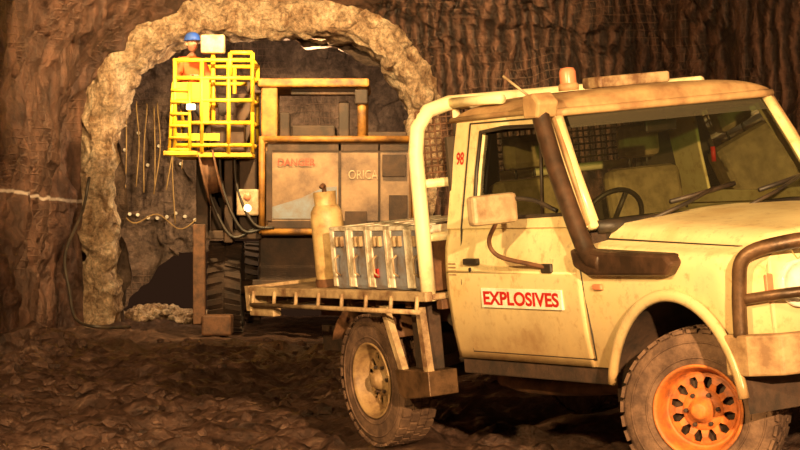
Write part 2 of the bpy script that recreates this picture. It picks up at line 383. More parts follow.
# ------------------------------------------------------------ PICKUP
def wheel(tag,u,v,side,steer,rimmat):
    M=Matrix.Translation((u,v,0.4))@Matrix.Rotation(steer,4,'Z')@Matrix.Rotation(math.radians(90) if side<0 else math.radians(-90),4,'X')
    tp=[(0.215,-0.10),(0.25,-0.112),(0.32,-0.115),(0.365,-0.105),(0.388,-0.085),(0.392,0),(0.388,0.085),(0.365,0.105),(0.32,0.115),(0.25,0.112),(0.215,0.10)]
    lathe('tyre_'+tag,tp,m_tyre,T,M,64)
    V=[];F=[]
    nb=34
    for k in range(nb):
        for row,(h0,h1,off) in enumerate([(-0.110,-0.06,0),(-0.05,-0.005,0.5),(0.005,0.05,0),(0.06,0.110,0.5)]):
            th=2*math.pi*(k+off)/nb; dt=2*math.pi/nb*0.36
            o=len(V)
            for rr in (0.38,0.402 if row in(1,2) else 0.396):
                for (t,h) in ((th-dt,h0),(th+dt,h0),(th+dt,h1),(th-dt,h1)):
                    V.append(M@Vector((rr*math.cos(t),rr*math.sin(t),h)))
            F+=[tuple(i+o for i in f) for f in [(0,3,2,1),(4,5,6,7),(0,1,5,4),(1,2,6,5),(2,3,7,6),(3,0,4,7)]]
    mesh('tread_'+tag,V,F,m_tyre,T)
    for r0 in (0.26,0.335):
        tube('sidewall_rib_%s_%d'%(tag,int(r0*1000)),[M@Vector((r0*math.cos(a*math.pi/24),r0*math.sin(a*math.pi/24),0.114)) for a in range(48)],0.005,m_tyre,T,seg=6,closed=True)
    rp=[(0.225,0.108),(0.228,0.118),(0.218,0.120),(0.208,0.10),(0.196,0.07),(0.190,0.03),(0.178,0.02),(0.172,0.03),(0.160,0.035)]
    lathe('rim_'+tag,rp,rimmat,T,M,48)
    hp=[(0.105,0.03),(0.098,0.045),(0.07,0.05),(0.062,0.052),(0.055,0.085),(0.045,0.09),(0.04,0.105),(0.03,0.11),(0.0005,0.11)]
    lathe('hub_'+tag,hp,rimmat,T,M,32)
    lathe('brake_drum_'+tag,[(0.21,-0.08),(0.19,0.0),(0.0005,0.0)],m_dark,T,M,32)
    V=[];F=[]; n=12
    for k in range(n):
        th=2*math.pi*k/n; o=len(V)
        for h in (0.034,0.02):
            for r_,wd in ((0.095,0.021),(0.135,0.013),(0.168,0.032)):
                for s in (-1,1): V.append(M@(Matrix.Rotation(th,3,'Z')@Vector((r_,s*wd,h+0.008*(r_==0.135)))))
        F+=[tuple(i+o for i in f) for f in [(0,1,3,2),(2,3,5,4),(6,8,9,7),(8,10,11,9),(0,2,8,6),(2,4,10,8),(1,7,9,3),(3,9,11,5)]]
    mesh('rim_spokes_'+tag,V,F,rimmat,T)
    for k in range(6):
        th=2*math.pi*k/6
        lathe('nut_%s_%d'%(tag,k),[(0.011,-0.01),(0.011,0.02),(0.0005,0.024)],m_dark,T,M@Matrix.Translation((0.08*math.cos(th),0.08*math.sin(th),0.045)),6,False)
wheel('rear_right',0,-0.70,-1,0,m_rimt)
wheel('rear_left',0,0.70,1,0,m_rimt)
wheel('front_right',3.18,-0.70,-1,math.radians(36),m_rimo)
wheel('front_left',3.18,0.70,1,math.radians(36),m_rimo)
boxes('chassis_rails',[((-1.2,-0.5,0.5),(3.75,-0.4,0.66)),((-1.2,0.4,0.5),(3.75,0.5,0.66)),((-1.2,-0.4,0.52),(-1.1,0.4,0.62)),((0.8,-0.4,0.52),(0.9,0.4,0.62)),((2.3,-0.4,0.45),(2.5,0.4,0.6))],m_dark,T)
tube('rear_axle',[(0,-0.62,0.4),(0,0.62,0.4)],0.05,m_dark,T); tube('front_axle',[(3.18,-0.6,0.4),(3.18,0.6,0.4)],0.05,m_dark,T)
for s in (-1,1):
    tube('leaf_spring_%s'%('r' if s<0 else 'l'),[(-0.7,s*0.55,0.55),(0,s*0.55,0.44),(0.7,s*0.55,0.55)],0.035,m_dark,T,smooth=True,sx=0.5)
    tube('damper_%s'%('r' if s<0 else 'l'),[(0.1,s*0.5,0.42),(0.3,s*0.5,0.85)],0.03,m_rust,T)
box('engine_block',(2.6,-0.38,0.5),(3.5,0.38,1.1),m_dark,T)
box('gearbox_and_exhaust',(1.1,-0.35,0.42),(2.4,0.30,0.58),m_dark,T,0.04)
tube('exhaust_pipe',[(1.0,-0.5,0.42),(1.4,-0.55,0.40),(2.0,-0.5,0.42),(2.5,-0.4,0.48)],0.045,m_rust,T,smooth=True)
WT=[(0.5,0.785),(0.6,0.80),(0.75,0.825),(0.95,0.84),(1.1,0.838),(1.2,0.828),(1.30,0.795)]
AR=0.54; AC=(3.18,0.42)
def hw(u,z): return interp(WT,z)*(1-0.13*sstep(3.5,3.85,u)**1.5)
def bot(u):
    d=abs(u-AC[0]); b=0.58 if u<3.2 else 0.72
    if d<AR: b=max(b,AC[1]+math.sqrt(AR*AR-d*d))
    return b
def ft(u): return 1.205-0.05*(u-2.38)/1.4
def hz(u): return 1.305-0.075*(u-2.38)/1.4-0.09*sstep(3.62,3.82,u)
for s,tg in ((-1,'right'),(1,'left')):
    grid('cab_side_'+tg,40,14,lambda a,b:(lerp(1.05,2.40,a),s*hw(1,lerp(0.58,1.30,b)),lerp(0.58,1.30,b)),m_paint,T,solid=0.012)
def front(a,b):
    u=lerp(2.38,3.80,a); s=-1 if b<0.5 else 1; t=1-abs(2*b-1)
    k=t*18
    zb=bot(u); f=ft(u); h=hz(u)
    if k<8: z=lerp(zb,f-0.06,k/8); v=hw(u,z)
    else:
        w=hw(u,f-0.06)
        tab=[(w,f-0.06),(w-0.012,f-0.025),(w-0.05,f),(w-0.15,f+0.012),(w-0.19,h-0.035),(w-0.23,h-0.006),(w-0.40,h+0.008),(w-0.6,h+0.018),(0.3*w*0.5,h+0.024),(0.0,h+0.026),(0,h+0.026)]
        i=min(int(k-8),9); fr=k-8-i
        v=lerp(tab[i][0],tab[i+1][0],fr); z=lerp(tab[i][1],tab[i+1][1],fr)
    return (u,s*v,z)
grid('bonnet_and_guards',72,37,front,m_paint,T)
for s in (-1,1):
    tube('bonnet_gap_%d'%s,[(lerp(2.4,3.75,k/12),s*(hw(lerp(2.4,3.75,k/12),1.1)-0.16),ft(lerp(2.4,3.75,k/12))+0.016) for k in range(13)],0.006,m_black,T,seg=6)
    arc=[(AC[0]+(AR+0.005)*math.cos(a),s*0.865,AC[1]+(AR+0.005)*math.sin(a)) for a in [math.radians(8+k*6) for k in range(28)]]
    tube('wheel_arch_flare_%d'%s,arc,0.03,m_paint,T,sx=0.8)
    def liner(a,b): th=math.radians(lerp(0,180,a)); return (AC[0]+AR*math.cos(th),s*lerp(0.84,0.3,b),AC[1]+AR*math.sin(th))
    grid('arch_liner_%d'%s,20,3,liner,m_dark,T)
    box('inner_guard_%d'%s,(2.66,min(s*0.34,s*0.30),0.42),(3.7,max(s*0.34,s*0.30),0.95),m_dark,T)
    box('sill_%d'%s,(1.06,min(s*0.74,s*0.79),0.49),(2.62,max(s*0.74,s*0.79),0.59),m_dark,T)
box('nose_panel',(3.72,-0.72,0.74),(3.79,0.72,1.16),m_paint,T,0.02)
box('grille',(3.785,-0.42,0.86),(3.81,0.42,1.1),m_black,T)
boxes('grille_bars',[((3.80,-0.42,0.88+0.05*k),(3.825,0.42,0.895+0.05*k)) for k in range(5)],m_tray,T)
for s in (-1,1):
    Mh=Matrix.Translation((3.79,s*0.56,1.0))@Matrix.Rotation(math.radians(90),4,'Y')
    lathe('headlamp_%d'%s,[(0.11,0),(0.112,0.03),(0.095,0.035),(0.09,0.02),(0.05,0.04),(0.0005,0.05)],m_lens,T,Mh,32)
    box('indicator_%d'%s,(3.70,min(s*0.70,s*0.745),0.93),(3.80,max(s*0.70,s*0.745),1.06),m_amber,T)
bp=[(3.62,-0.88),(3.78,-0.87),(3.92,-0.78),(3.97,-0.6),(3.97,0.6),(3.92,0.78),(3.78,0.87),(3.62,0.88)]
V=[];F=[]
for i,(u,v) in enumerate(bp):
    for du,z in ((0,0.60),(0,0.79),(-0.07,0.79),(-0.07,0.60)):
        vv=v-math.copysign(0.06,v) if abs(v)>0.7 and du else v
        V.append((u+du*(0.3 if i in(0,7) else 1),vv,z))
for i in range(len(bp)-1):
    for k in range(4): F.append((i*4+k,i*4+(k+1)%4,(i+1)*4+(k+1)%4,(i+1)*4+k))
F+=[(0,1,2,3),(28,29,30,31)]
mesh('front_bumper',V,F,m_bumper,T,bevel=0.012)
tube('bullbar_hoop',[(3.70,-0.84,0.76),(3.72,-0.84,1.0),(3.76,-0.82,1.15),(3.88,-0.66,1.20),(3.95,-0.4,1.20),(3.95,0.4,1.20),(3.88,0.66,1.20),(3.76,0.82,1.15),(3.72,0.84,1.0),(3.70,0.84,0.76)],0.036,m_bar,T,smooth=True)
tube('bullbar_mid_tube',[(3.72,-0.83,0.95),(3.9,-0.7,0.97),(3.97,-0.4,0.97),(3.97,0.4,0.97),(3.9,0.7,0.97),(3.72,0.83,0.95)],0.025,m_bar,T,smooth=True)
for v in (-0.42,0.42): tube('bullbar_upright_%d'%(v*100),[(3.93,v,0.76),(3.95,v,1.20)],0.032,m_bar,T)
def vs_(z): return 0.795-(z-1.30)*0.175
def sideframe(s):
    outer=[(1.05,1.29),(1.06,1.6),(1.09,1.88),(1.55,1.89),(2.03,1.89),(2.22,1.6),(2.42,1.29),(1.75,1.29)]
    inner=[(1.34,1.36),(1.34,1.6),(1.36,1.81),(1.6,1.825),(1.94,1.82),(2.10,1.6),(2.25,1.36),(1.75,1.35)]
    V=[(u,s*vs_(z),z) for u,z in outer+inner]; n=8
    F=[(i,(i+1)%n,n+(i+1)%n,n+i) for i in range(n)]
    mesh('cab_window_frame_%d'%s,V,F,m_paint,T,bevel=0.006,solid=0.04)
    tube('window_rubber_%d'%s,[(u,s*(vs_(z)+0.02),z) for u,z in inner],0.012,m_black,T,seg=6,closed=True)
    tube('quarter_glass_bar_%d'%s,[(2.02,s*(vs_(1.36)+0.01),1.36),(1.95,s*(vs_(1.8)+0.01),1.81)],0.01,m_black,T,seg=6)
    mesh('side_glass_%d'%s,[(u,s*(vs_(z)-0.01),z) for u,z in inner],[tuple(range(8))],m_glass,T)
    dg=[(1.22,0.62),(1.21,1.0),(1.22,1.3),(1.25,1.86),(2.0,1.86),(2.36,1.30),(2.40,1.1),(2.44,0.75),(2.43,0.62)]
    tube('door_gap_%d'%s,[(u,s*((hw(1,z) if z<1.3 else vs_(z)+0.022)+0.003),z) for u,z in dg],0.005,m_black,T,seg=6,closed=True)
    tube('body_crease_%d'%s,[(1.06,s*0.842,1.06),(2.36,s*0.842,1.06)],0.008,m_paint,T,seg=6)
    tube('gutter_%d'%s,[(1.04,s*0.715,1.885),(1.5,s*0.72,1.895),(2.05,s*0.70,1.89),(2.2,s*0.735,1.66),(2.42,s*0.775,1.30)],0.016,m_roofpaint,T,seg=8)
    tube('a_pillar_%d'%s,[(2.43,s*0.75,1.28),(2.22,s*0.715,1.6),(2.04,s*0.675,1.89)],0.034,m_paint,T,seg=8)
sideframe(-1); sideframe(1)
box('side_vent',(1.08,-0.842,1.03),(1.17,-0.83,1.12),m_black,T)
boxes('side_vent_slats',[((1.085,-0.848,1.04+0.02*k),(1.165,-0.838,1.048+0.02*k)) for k in range(4)],m_tray,T,0)
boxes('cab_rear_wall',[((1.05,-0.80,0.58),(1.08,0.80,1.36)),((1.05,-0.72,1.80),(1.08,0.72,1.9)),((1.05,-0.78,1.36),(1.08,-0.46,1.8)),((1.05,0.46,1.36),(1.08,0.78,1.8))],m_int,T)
box('cab_floor',(1.06,-0.79,0.56),(2.62,0.79,0.62),m_dark,T)
box('firewall',(2.40,-0.78,0.6),(2.44,0.78,1.26),m_dark,T)
def roof(a,b):
    s=2*b-1; u=lerp(1.03,2.09,a)+0.05*(1-s*s)*sstep(0.6,1,a)
    eu=(1-abs(2*a-1)**8)**0.5; es=(1-abs(s)**5)**0.5
    return (u,s*0.725*(0.98+0.02*eu),1.885+0.085*eu*es+0.02*(1-s*s)*eu)
grid('roof_panel',40,40,roof,m_roofpaint,T)
def roofb(a,b):
    s=2*b-1; u=lerp(1.04,2.07,a)+0.04*(1-s*s)*sstep(0.6,1,a); return (u,s*0.71,1.87)
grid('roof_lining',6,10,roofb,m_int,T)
tube('roof_front_edge',[(2.08+0.05*(1-s*s),s*0.70,1.88) for s in [k/8-1 for k in range(17)]],0.022,m_roofpaint,T,seg=8)
def ws(a,b):
    s=2*b-1; u=2.42-0.37*a+0.06*(1-s*s); return (u,s*(0.74-0.075*a),1.30+0.575*a)
grid('windscreen',16,24,ws,m_glass,T)
def wt(a,b):
    x=ws(lerp(0.86,0.985,a),lerp(0.03,0.97,b)); return (x[0]+0.006,x[1],x[2])
grid('windscreen_tint_band',4,24,wt,m_tint,T)
edge=[ws(0.0,k/20) for k in range(21)]+[ws(k/8,1) for k in range(1,9)]+[ws(1,1-k/20) for k in range(1,21)]+[ws(1-k/8,0) for k in range(1,8)]
tube('windscreen_seal',edge,0.016,m_black,T,seg=6,closed=True)
tube('cowl_panel',[(2.44+0.05*(1-s*s),s*0.74,1.285) for s in [k/8-1 for k in range(17)]],0.035,m_black,T,seg=8)
for i,(b0,b1,a1) in enumerate(((0.20,0.50,0.20),(0.58,0.92,0.22))):
    p0=Vector(ws(0.0,b0))+Vector((0.05,0,0.0)); p1=Vector(ws(a1,b1))+Vector((0.03,0,0)); 
    tube('wiper_arm_%d'%i,[p0,(p0+p1)/2+Vector((0.03,0,0.0)),p1],0.011,m_black,T,seg=6)
    q0=Vector(ws(a1*0.62,lerp(b0,b1,0.35)))+Vector((0.02,0,0)); q1=Vector(ws(a1*1.1,lerp(b0,b1,1.35) if i==0 else 0.98))+Vector((0.02,0,0))
    tube('wiper_blade_%d'%i,[q0,(q0+q1)/2+Vector((0.015,0,0)),q1],0.013,m_black,T,seg=6)
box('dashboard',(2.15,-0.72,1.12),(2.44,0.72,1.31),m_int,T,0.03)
for i,v in enumerate((-0.38,0.38)):
    box('seat_base_%d'%i,(1.3,v-0.25,0.85),(1.85,v+0.25,1.0),m_seat,T,0.05)
    box('seat_back_%d'%i,(1.20,v-0.24,0.98),(1.34,v+0.24,1.53),m_seat,T,0.05,Matrix.Rotation(math.radians(-8),3,'Y'))
    box('head_restraint_%d'%i,(1.18,v-0.13,1.58),(1.28,v+0.13,1.77),m_seat,T,0.04)
    tubes('head_restraint_posts_%d'%i,[[(1.22,v+d,1.5),(1.22,v+d,1.62)] for d in (-0.06,0.06)],0.008,m_black,T)
Msw=Matrix.Translation((2.03,-0.38,1.28))@Matrix.Rotation(math.radians(-62),4,'Y')
tube('steering_wheel',[Msw@Vector((0.19*math.cos(a*math.pi/16),0.19*math.sin(a*math.pi/16),0)) for a in range(32)],0.014,m_black,T,seg=8,closed=True)
tubes('steering_spokes',[[Msw@Vector((0,0,-0.02)),Msw@Vector((0.18*math.cos(a),0.18*math.sin(a),0))] for a in (0.3,2.84,4.71)]+[[Msw@Vector((0,0,0)),Msw@Vector((0,0,-0.3))]],0.014,m_black,T)
box('rear_view_mirror',(2.0,-0.1,1.73),(2.02,0.1,1.79),m_black,T)
tube('sun_visor_red_tag',[(2.05,0.3,1.62),(2.05,0.3,1.54)],0.014,m_red,T)
tube('snorkel_pipe',[(2.66,-0.865,1.12),(2.54,-0.865,1.15),(2.46,-0.86,1.25),(2.27,-0.835,1.55),(2.11,-0.80,1.82),(2.08,-0.79,1.90)],0.056,m_snork,T,smooth=True,seg=12,sx=0.8)
hd=[(2.0,1.86),(2.13,1.86),(2.16,1.94),(2.10,1.99),(2.0,1.98)]
V=[(u,v,z) for v in (-0.85,-0.72) for u,z in hd]; F=[(0,1,2,3,4),(9,8,7,6,5)]+[(i,(i+1)%5,5+(i+1)%5,5+i) for i in range(5)]
mesh('snorkel_head',V,F,m_roofpaint,T,bevel=0.015)
sb=[(2.40,1.19),(3.22,1.165),(3.28,1.12),(3.22,1.06),(2.54,1.055),(2.42,1.10)]
V=[(u,v,z) for v in (-0.90,-0.80) for u,z in sb]; n=6; F=[tuple(range(n)),tuple(range(2*n-1,n-1,-1))]+[(i,(i+1)%n,n+(i+1)%n,n+i) for i in range(n)]
mesh('snorkel_body',V,F,m_snork,T,bevel=0.018)
box('mirror_head',(1.88,-1.17,1.335),(1.96,-0.90,1.49),m_mirror,T,0.02)
tube('mirror_arm_top',[(1.92,-0.92,1.46),(2.05,-0.86,1.44),(2.2,-0.82,1.38)],0.012,m_black,T,smooth=True)
tube('mirror_arm_loop',[(1.92,-1.02,1.34),(1.80,-1.0,1.24),(1.82,-0.96,1.16),(2.0,-0.88,1.11),(2.1,-0.845,1.09)],0.012,m_rust,T,smooth=True)
box('mirror_foot',(2.05,-0.86,1.06),(2.15,-0.83,1.11),m_black,T)
box('door_handle',(1.28,-0.87,1.10),(1.42,-0.835,1.135),m_black,T)
box('door_lock',(1.3,-0.85,1.055),(1.33,-0.835,1.085),m_black,T)
box('side_repeater',(2.52,-0.86,0.98),(2.60,-0.835,1.01),m_amber,T)
def text(name,s,u0,u1,v,z,h,mat,parent=T,off=0.02):
    c=bpy.data.curves.new(name,'FONT'); c.body=s; c.size=1; c.extrude=0.0; c.offset=off; c.align_x='LEFT'
    o=bpy.data.objects.new(name,c); COL.objects.link(o)
    dg=bpy.context.evaluated_depsgraph_get(); me=bpy.data.meshes.new_from_object(o.evaluated_get(dg))
    xs_=[p.co.x for p in me.vertices]; ys_=[p.co.y for p in me.vertices]
    bpy.data.objects.remove(o)
    sx=(u1-u0)/(max(xs_)-min(xs_)); sy=h/(max(ys_)-min(ys_)); x0=min(xs_); y0=min(ys_)
    for p in me.vertices: p.co=Vector((u0+(p.co.x-x0)*sx, v, z+(p.co.y-y0)*sy))
    me.materials.clear(); me.materials.append(mat)
    o=bpy.data.objects.new(name,me); COL.objects.link(o); o.parent=parent; return o
box('explosives_sign_plate',(1.42,-0.853,0.87),(2.22,-0.838,0.975),m_sign,T,0.003)
text('explosives_lettering','EXPLOSIVES',1.445,2.195,-0.8545,0.885,0.075,m_red,T,0.035)
o=text('fleet_number','98',1.12,1.20,-0.775,1.64,0.07,m_red)
for p in o.data.vertices: p.co.y=-(vs_(p.co.z)+0.024)
tube('antenna',[(1.62,-0.55,1.97),(1.50,-0.64,2.10)],0.007,m_mirror,T)
lathe('beacon_base',[(0.0005,0),(0.055,0),(0.055,0.03),(0.045,0.04)],m_roofpaint,T,Matrix.Translation((1.75,-0.39,1.99)),24)
lathe('beacon_lens',[(0.045,0.03),(0.045,0.10),(0.035,0.12),(0.0005,0.125)],m_amber,T,Matrix.Translation((1.75,-0.39,1.99)),24)
box('roof_light_bar',(1.62,-0.22,1.99),(1.80,0.24,2.05),m_tray,T,0.012)
boxes('light_bar_feet',[((1.68,-0.20,1.96),(1.74,-0.15,2.01)),((1.68,0.17,1.96),(1.74,0.22,2.01))],m_black,T)
tube('fuel_spout',[(0.97,-0.72,0.75),(1.0,-0.79,0.80)],0.045,m_black,T)

# tray
TU0,TU1=-1.28,0.98
box('tray_deck',(TU0,-0.90,0.905),(TU1,0.90,0.94),m_tray,T)
boxes('tray_cross_members',[((TU0+0.06+0.36*k,-0.86,0.85),(TU0+0.12+0.36*k,0.86,0.905)) for k in range(7)]+[((TU0+.05,-0.48,0.72),(0.95,-0.40,0.85)),((TU0+.05,0.40,0.72),(0.95,0.48,0.85))],m_rust,T)
for s in (-1,1):
    box('tray_side_coaming_%d'%s,(TU0-0.02,min(s*0.90,s*0.95),0.90),(TU1,max(s*0.90,s*0.95),0.955),m_tray,T)
    tube('rope_rail_%d'%s,[(TU0+0.05,s*0.965,0.845),(TU1-0.05,s*0.965,0.845)],0.014,m_tray,T)
    tubes('rope_rail_posts_%d'%s,[[(TU0+0.07+0.30*k,s*0.95,0.93),(TU0+0.07+0.30*k,s*0.965,0.84)] for k in range(8)],0.012,m_tray,T)
    def gd(a,b): th=math.radians(lerp(35,150,a)); return (0.47*math.cos(th),s*lerp(0.58,0.84,b),0.40+0.47*math.sin(th))
    grid('rear_mudguard_%d'%s,18,3,gd,m_rust,T,solid=0.01)
    for i,(a,b) in enumerate((((0.34,0.86),(0.52,0.46)),((0.76,0.86),(0.80,0.46)))):
        box_v=[(a[0],s*0.90,a[1]),(a[0]+0.05,s*0.90,a[1]),(b[0]+0.05,s*0.90,b[1]),(b[0],s*0.90,b[1])]
        V=box_v+[(x,s*0.86,z) for x,y,z in box_v]
        mesh('step_strut_%d_%d'%(s,i),V,[(0,1,2,3),(7,6,5,4),(0,4,5,1),(1,5,6,2),(2,6,7,3),(3,7,4,0)],m_tray,T)
    V=[(u,v,z) for v in (s*0.91,s*0.72) for u,z in ((0.47,0.50),(0.86,0.50),(0.86,0.36),(0.56,0.33),(0.50,0.36))]
    mesh('step_plate_%d'%s,V,[(0,1,2,3,4),(9,8,7,6,5)]+[(i,(i+1)%5,5+(i+1)%5,5+i) for i in range(5)],m_bar,T,bevel=0.006)
    box('side_tool_frame_%d'%s,(0.60,min(s*0.84,s*0.76),0.50),(0.80,max(s*0.84,s*0.76),0.88),m_dark,T)
boxes('tray_rear_beam',[((TU0-0.06,-0.95,0.80),(TU0,0.95,0.96))],m_tray,T)
box('tail_lamp_bracket',(TU0-0.04,-0.94,0.77),(TU0+0.30,-0.88,0.84),m_tray,T)
box('tail_lamp_red',(TU0-0.10,-0.88,0.80),(TU0-0.06,-0.62,0.89),m_red,T)
box('tail_lamp_red_l',(TU0-0.10,0.62,0.80),(TU0-0.06,0.88,0.89),m_red,T)
# headboard
HU=0.93
hbp=[(HU,-0.90,0.9),(HU,-0.90,1.3),(HU,-0.90,1.72),(HU,-0.875,1.86),(HU,-0.80,1.95),(HU,-0.66,1.985),(HU,0,1.985),(HU,0.66,1.985),(HU,0.80,1.95),(HU,0.875,1.86),(HU,0.90,1.72),(HU,0.90,1.3),(HU,0.90,0.9)]
tube('headboard_hoop',hbp,0.043,m_headboard,T,seg=14)
tubes('headboard_bars',[[(HU,-0.9,1.55),(HU,0.9,1.55)],[(HU,-0.9,1.25),(HU,0.9,1.25)],[(HU,-0.62,0.93),(HU,-0.62,1.97)],[(HU,0.62,0.93),(HU,0.62,1.97)]],0.026,m_headboard,T)
tubes('headboard_roof_stays',[[(HU,-0.66,1.985),(1.5,-0.66,1.98)],[(HU,0.66,1.985),(1.5,0.66,1.98)]],0.028,m_headboard,T)
wl=[]
for k in range(46): wl.append([(HU,-0.88+0.0391*k,1.57),(HU,-0.88+0.0391*k,1.95)])
for k in range(11): wl.append([(HU,-0.88,1.57+0.038*k),(HU,0.88,1.57+0.038*k)])
tubes('headboard_mesh',wl,0.0055,m_rust,T,seg=4)
box('headboard_panel',(HU-0.01,-0.88,0.95),(HU+0.01,0.88,1.24),m_rust,T)
def case(i,u0):
    e=empty('explosives_case' ,TM)
    u1=u0+0.225; lo=(u0,-0.84,0.942); hi=(u1,-0.10,1.31)
    box('shell',lo,hi,m_blue,e,0.03)
    boxes('edge_bands',[((u0-0.004,-0.848,0.96),(u0+0.045,-0.09,1.316)),((u1-0.03,-0.848,0.96),(u1+0.004,-0.09,1.316)),((u0-0.004,-0.848,1.29),(u1+0.004,-0.80,1.316))],m_white,e,0.006)
    boxes('latches',[((u0+0.08,-0.862,1.20),(u0+0.105,-0.84,1.26)),((u0+0.14,-0.862,1.20),(u0+0.165,-0.84,1.26))],m_tray,e,0.003)
    tube('carry_handle',[(u0+0.12,-0.86,1.03),(u0+0.12,-0.885,1.05),(u0+0.12,-0.885,1.13),(u0+0.12,-0.86,1.15)],0.007,m_mirror,e,seg=6)
    if i==2: box('hazard_label',(u0+0.05,-0.852,1.02),(u0+0.10,-0.842,1.07),m_red,e,0.001)
for i in range(5): case(i,-0.30+0.236*i)
e=empty('gas_cylinder',TM)
Mg=Matrix.Translation((-0.60,-0.70,0.942))
lathe('vessel',[(0.0005,0),(0.085,0),(0.098,0.02),(0.10,0.42),(0.095,0.46),(0.075,0.495),(0.04,0.51),(0.03,0.53),(0.0005,0.53)],m_gas,e,Mg,32)
lathe('collar',[(0.066,0.49),(0.07,0.58),(0.062,0.58),(0.058,0.49)],m_gas,e,Mg,24)
lathe('foot_ring',[(0.102,0.0),(0.106,0.03),(0.102,0.05)],m_rust,e,Mg,24)
tube('valve',[Mg@Vector((0,0,0.5)),Mg@Vector((0,0,0.60)),Mg@Vector((0.03,-0.02,0.62)),Mg@Vector((0.04,-0.04,0.61))],0.014,m_rust,e,smooth=True)

# ------------------------------------------------------------ CHARGING RIG
rig=empty('explosives_charging_rig',Matrix.Translation((0,34,0))); G=rig
box('chassis',(-1.95,0.5,0.55),(0.35,7.5,1.35),m_rig,G,0.03)
box('tank_body',(-1.84,0.05,1.42),(0.16,4.2,2.62),m_tank,G,0.04)
tubes('tank_frame',[[(-1.88,0,1.40),(0.2,0,1.40)],[(-1.88,0,2.66),(0.2,0,2.66)],[(-1.88,0,1.38),(-1.88,0,2.7)],[(0.2,0,1.38),(0.2,0,2.7)]],0.045,m_ryel,G)
boxes('tank_panel_ribs',[((-1.80,0.02,2.50),(0.12,0.06,2.60)),((-0.84,0.02,1.45),(-0.80,0.06,2.62)),((-1.80,0.02,1.45),(0.12,0.06,1.55)),((-0.30,0.02,1.5),(-0.27,0.06,2.6)),((-0.75,0.0,1.46),(-0.45,0.06,1.68)),((-0.15,0.0,1.46),(0.1,0.06,1.9)),((-1.82,0.0,1.55),(-1.74,0.06,2.5)),((-0.24,-0.02,2.15),(0.08,0.06,2.45))],m_rig,G)
# faded blue wedge along the tank side
V=[(-1.74,0.035,1.58),(-0.86,0.035,1.58),(-0.86,0.035,2.02),(-1.05,0.035,2.00),(-1.35,0.035,1.86),(-1.74,0.035,1.74)]
mesh('swoosh_decal',V,[(0,1,2,3,4,5)],m_navy,G)
text('maker_lettering','ORICA',-0.70,-0.30,0.03,2.12,0.12,m_mirror,G,0.0)
text('warning_lettering','DANGER',-1.66,-1.15,0.015,2.30,0.10,m_fade,G)
def rtyre(tag,x,y,r=0.64,w=0.46):
    M=Matrix.Translation((x,y,r))@Matrix.Rotation(math.radians(90),4,'Y')
    lathe('rig_tyre_'+tag,[(r*0.5,-w*.4),(r*.7,-w*.5),(r*.93,-w*.47),(r*.96,0),(r*.93,w*.47),(r*.7,w*.5),(r*.5,w*.4)],m_tyre2,G,M,40)
    lathe('rig_rim_'+tag,[(r*.5,-w*.38),(r*.4,-w*.2),(r*.2,-w*.25),(0.001,-w*.25)],m_ryel,G,M,24); lathe('rig_rimo_'+tag,[(r*.5,w*.38),(r*.4,w*.2),(0.001,w*.2)],m_ryel,G,M,24)
    V=[];F=[]
    for k in range(26):
        for s in (-1,1):
            th=2*math.pi*(k+0.25*s)/26; o=len(V)
            for rr in (r*.93,r*1.0):
                for (t,h) in ((th-.07,s*w*.03),(th+.05,s*w*.03),(th+.12,s*w*.5),(th-.0,s*w*.5)): V.append(M@Vector((rr*math.cos(t),rr*math.sin(t),h)))
            F+=[tuple(i+o for i in f) for f in [(0,3,2,1),(4,5,6,7),(0,1,5,4),(1,2,6,5),(2,3,7,6),(3,0,4,7)]]
    mesh('rig_lugs_'+tag,V,F,m_tyre2,G)
for t,x,y in (('a',-2.42,0.9),('b',0.55,0.9),('c',-2.42,5.2),('d',0.55,5.2)): rtyre(t,x,y)
tube('rig_axle_rear',[(-2.4,0.9,0.64),(0.5,0.9,0.64)],0.1,m_rig,G); tube('rig_axle_front',[(-2.4,5.2,0.64),(0.5,5.2,0.64)],0.1,m_rig,G)
tubes('canopy_posts',[[(-1.80,0.3,2.62),(-1.80,0.3,3.45)],[(-0.52,0.3,2.62),(-0.52,0.3,3.45)],[(-1.80,2.0,2.62),(-1.80,2.0,3.45)],[(-0.52,2.0,2.62),(-0.52,2.0,3.45)]],0.065,m_ryel,G)
box('canopy_left_post_guard',(-1.90,0.2,2.6),(-1.68,0.5,3.42),m_ryel,G,0.02)
box('canopy_roof',(-1.95,0.15,3.38),(-0.42,2.2,3.50),m_ryel,G,0.03)
boxes('canopy_fittings',[((-2.1,0.25,3.30),(-1.9,0.5,3.46)),((-1.5,0.6,2.64),(-0.9,1.8,2.88)),((-0.62,0.2,3.15),(-0.44,0.4,3.35)),((-0.45,0.4,2.64),(0.1,1.6,2.78)),((-1.66,0.4,2.64),(-1.52,0.8,3.05)),((-1.5,0.3,3.28),(-0.6,0.4,3.38)),((-0.85,0.5,2.64),(-0.7,0.8,3.2))],m_rig,G,0.02)
boxes('left_tower',[((-2.78,0.1,1.3),(-2.62,0.5,2.75)),((-2.40,0.1,1.25),(-2.28,0.5,3.0)),((-2.78,0.15,1.30),(-1.9,0.6,1.42)),((-2.78,0.15,2.0),(-2.3,0.4,2.1)),((-2.2,0.2,1.42),(-1.95,0.8,2.6)),((-2.62,0.6,1.42),(-2.0,1.6,2.4))],m_rig,G,0.015)
Mr=Matrix.Translation((-2.56,-0.05,2.22))@Matrix.Rotation(math.radians(78),4,'Y')
lathe('hose_reel',[(0.12,-0.10),(0.46,-0.11),(0.47,-0.09),(0.30,-0.08),(0.30,0.08),(0.47,0.09),(0.46,0.11),(0.12,0.10)],m_rust,G,Mr,36)
box('lamp_cluster',(-2.22,-0.08,1.62),(-1.92,0.1,1.98),m_mirror,G,0.02)
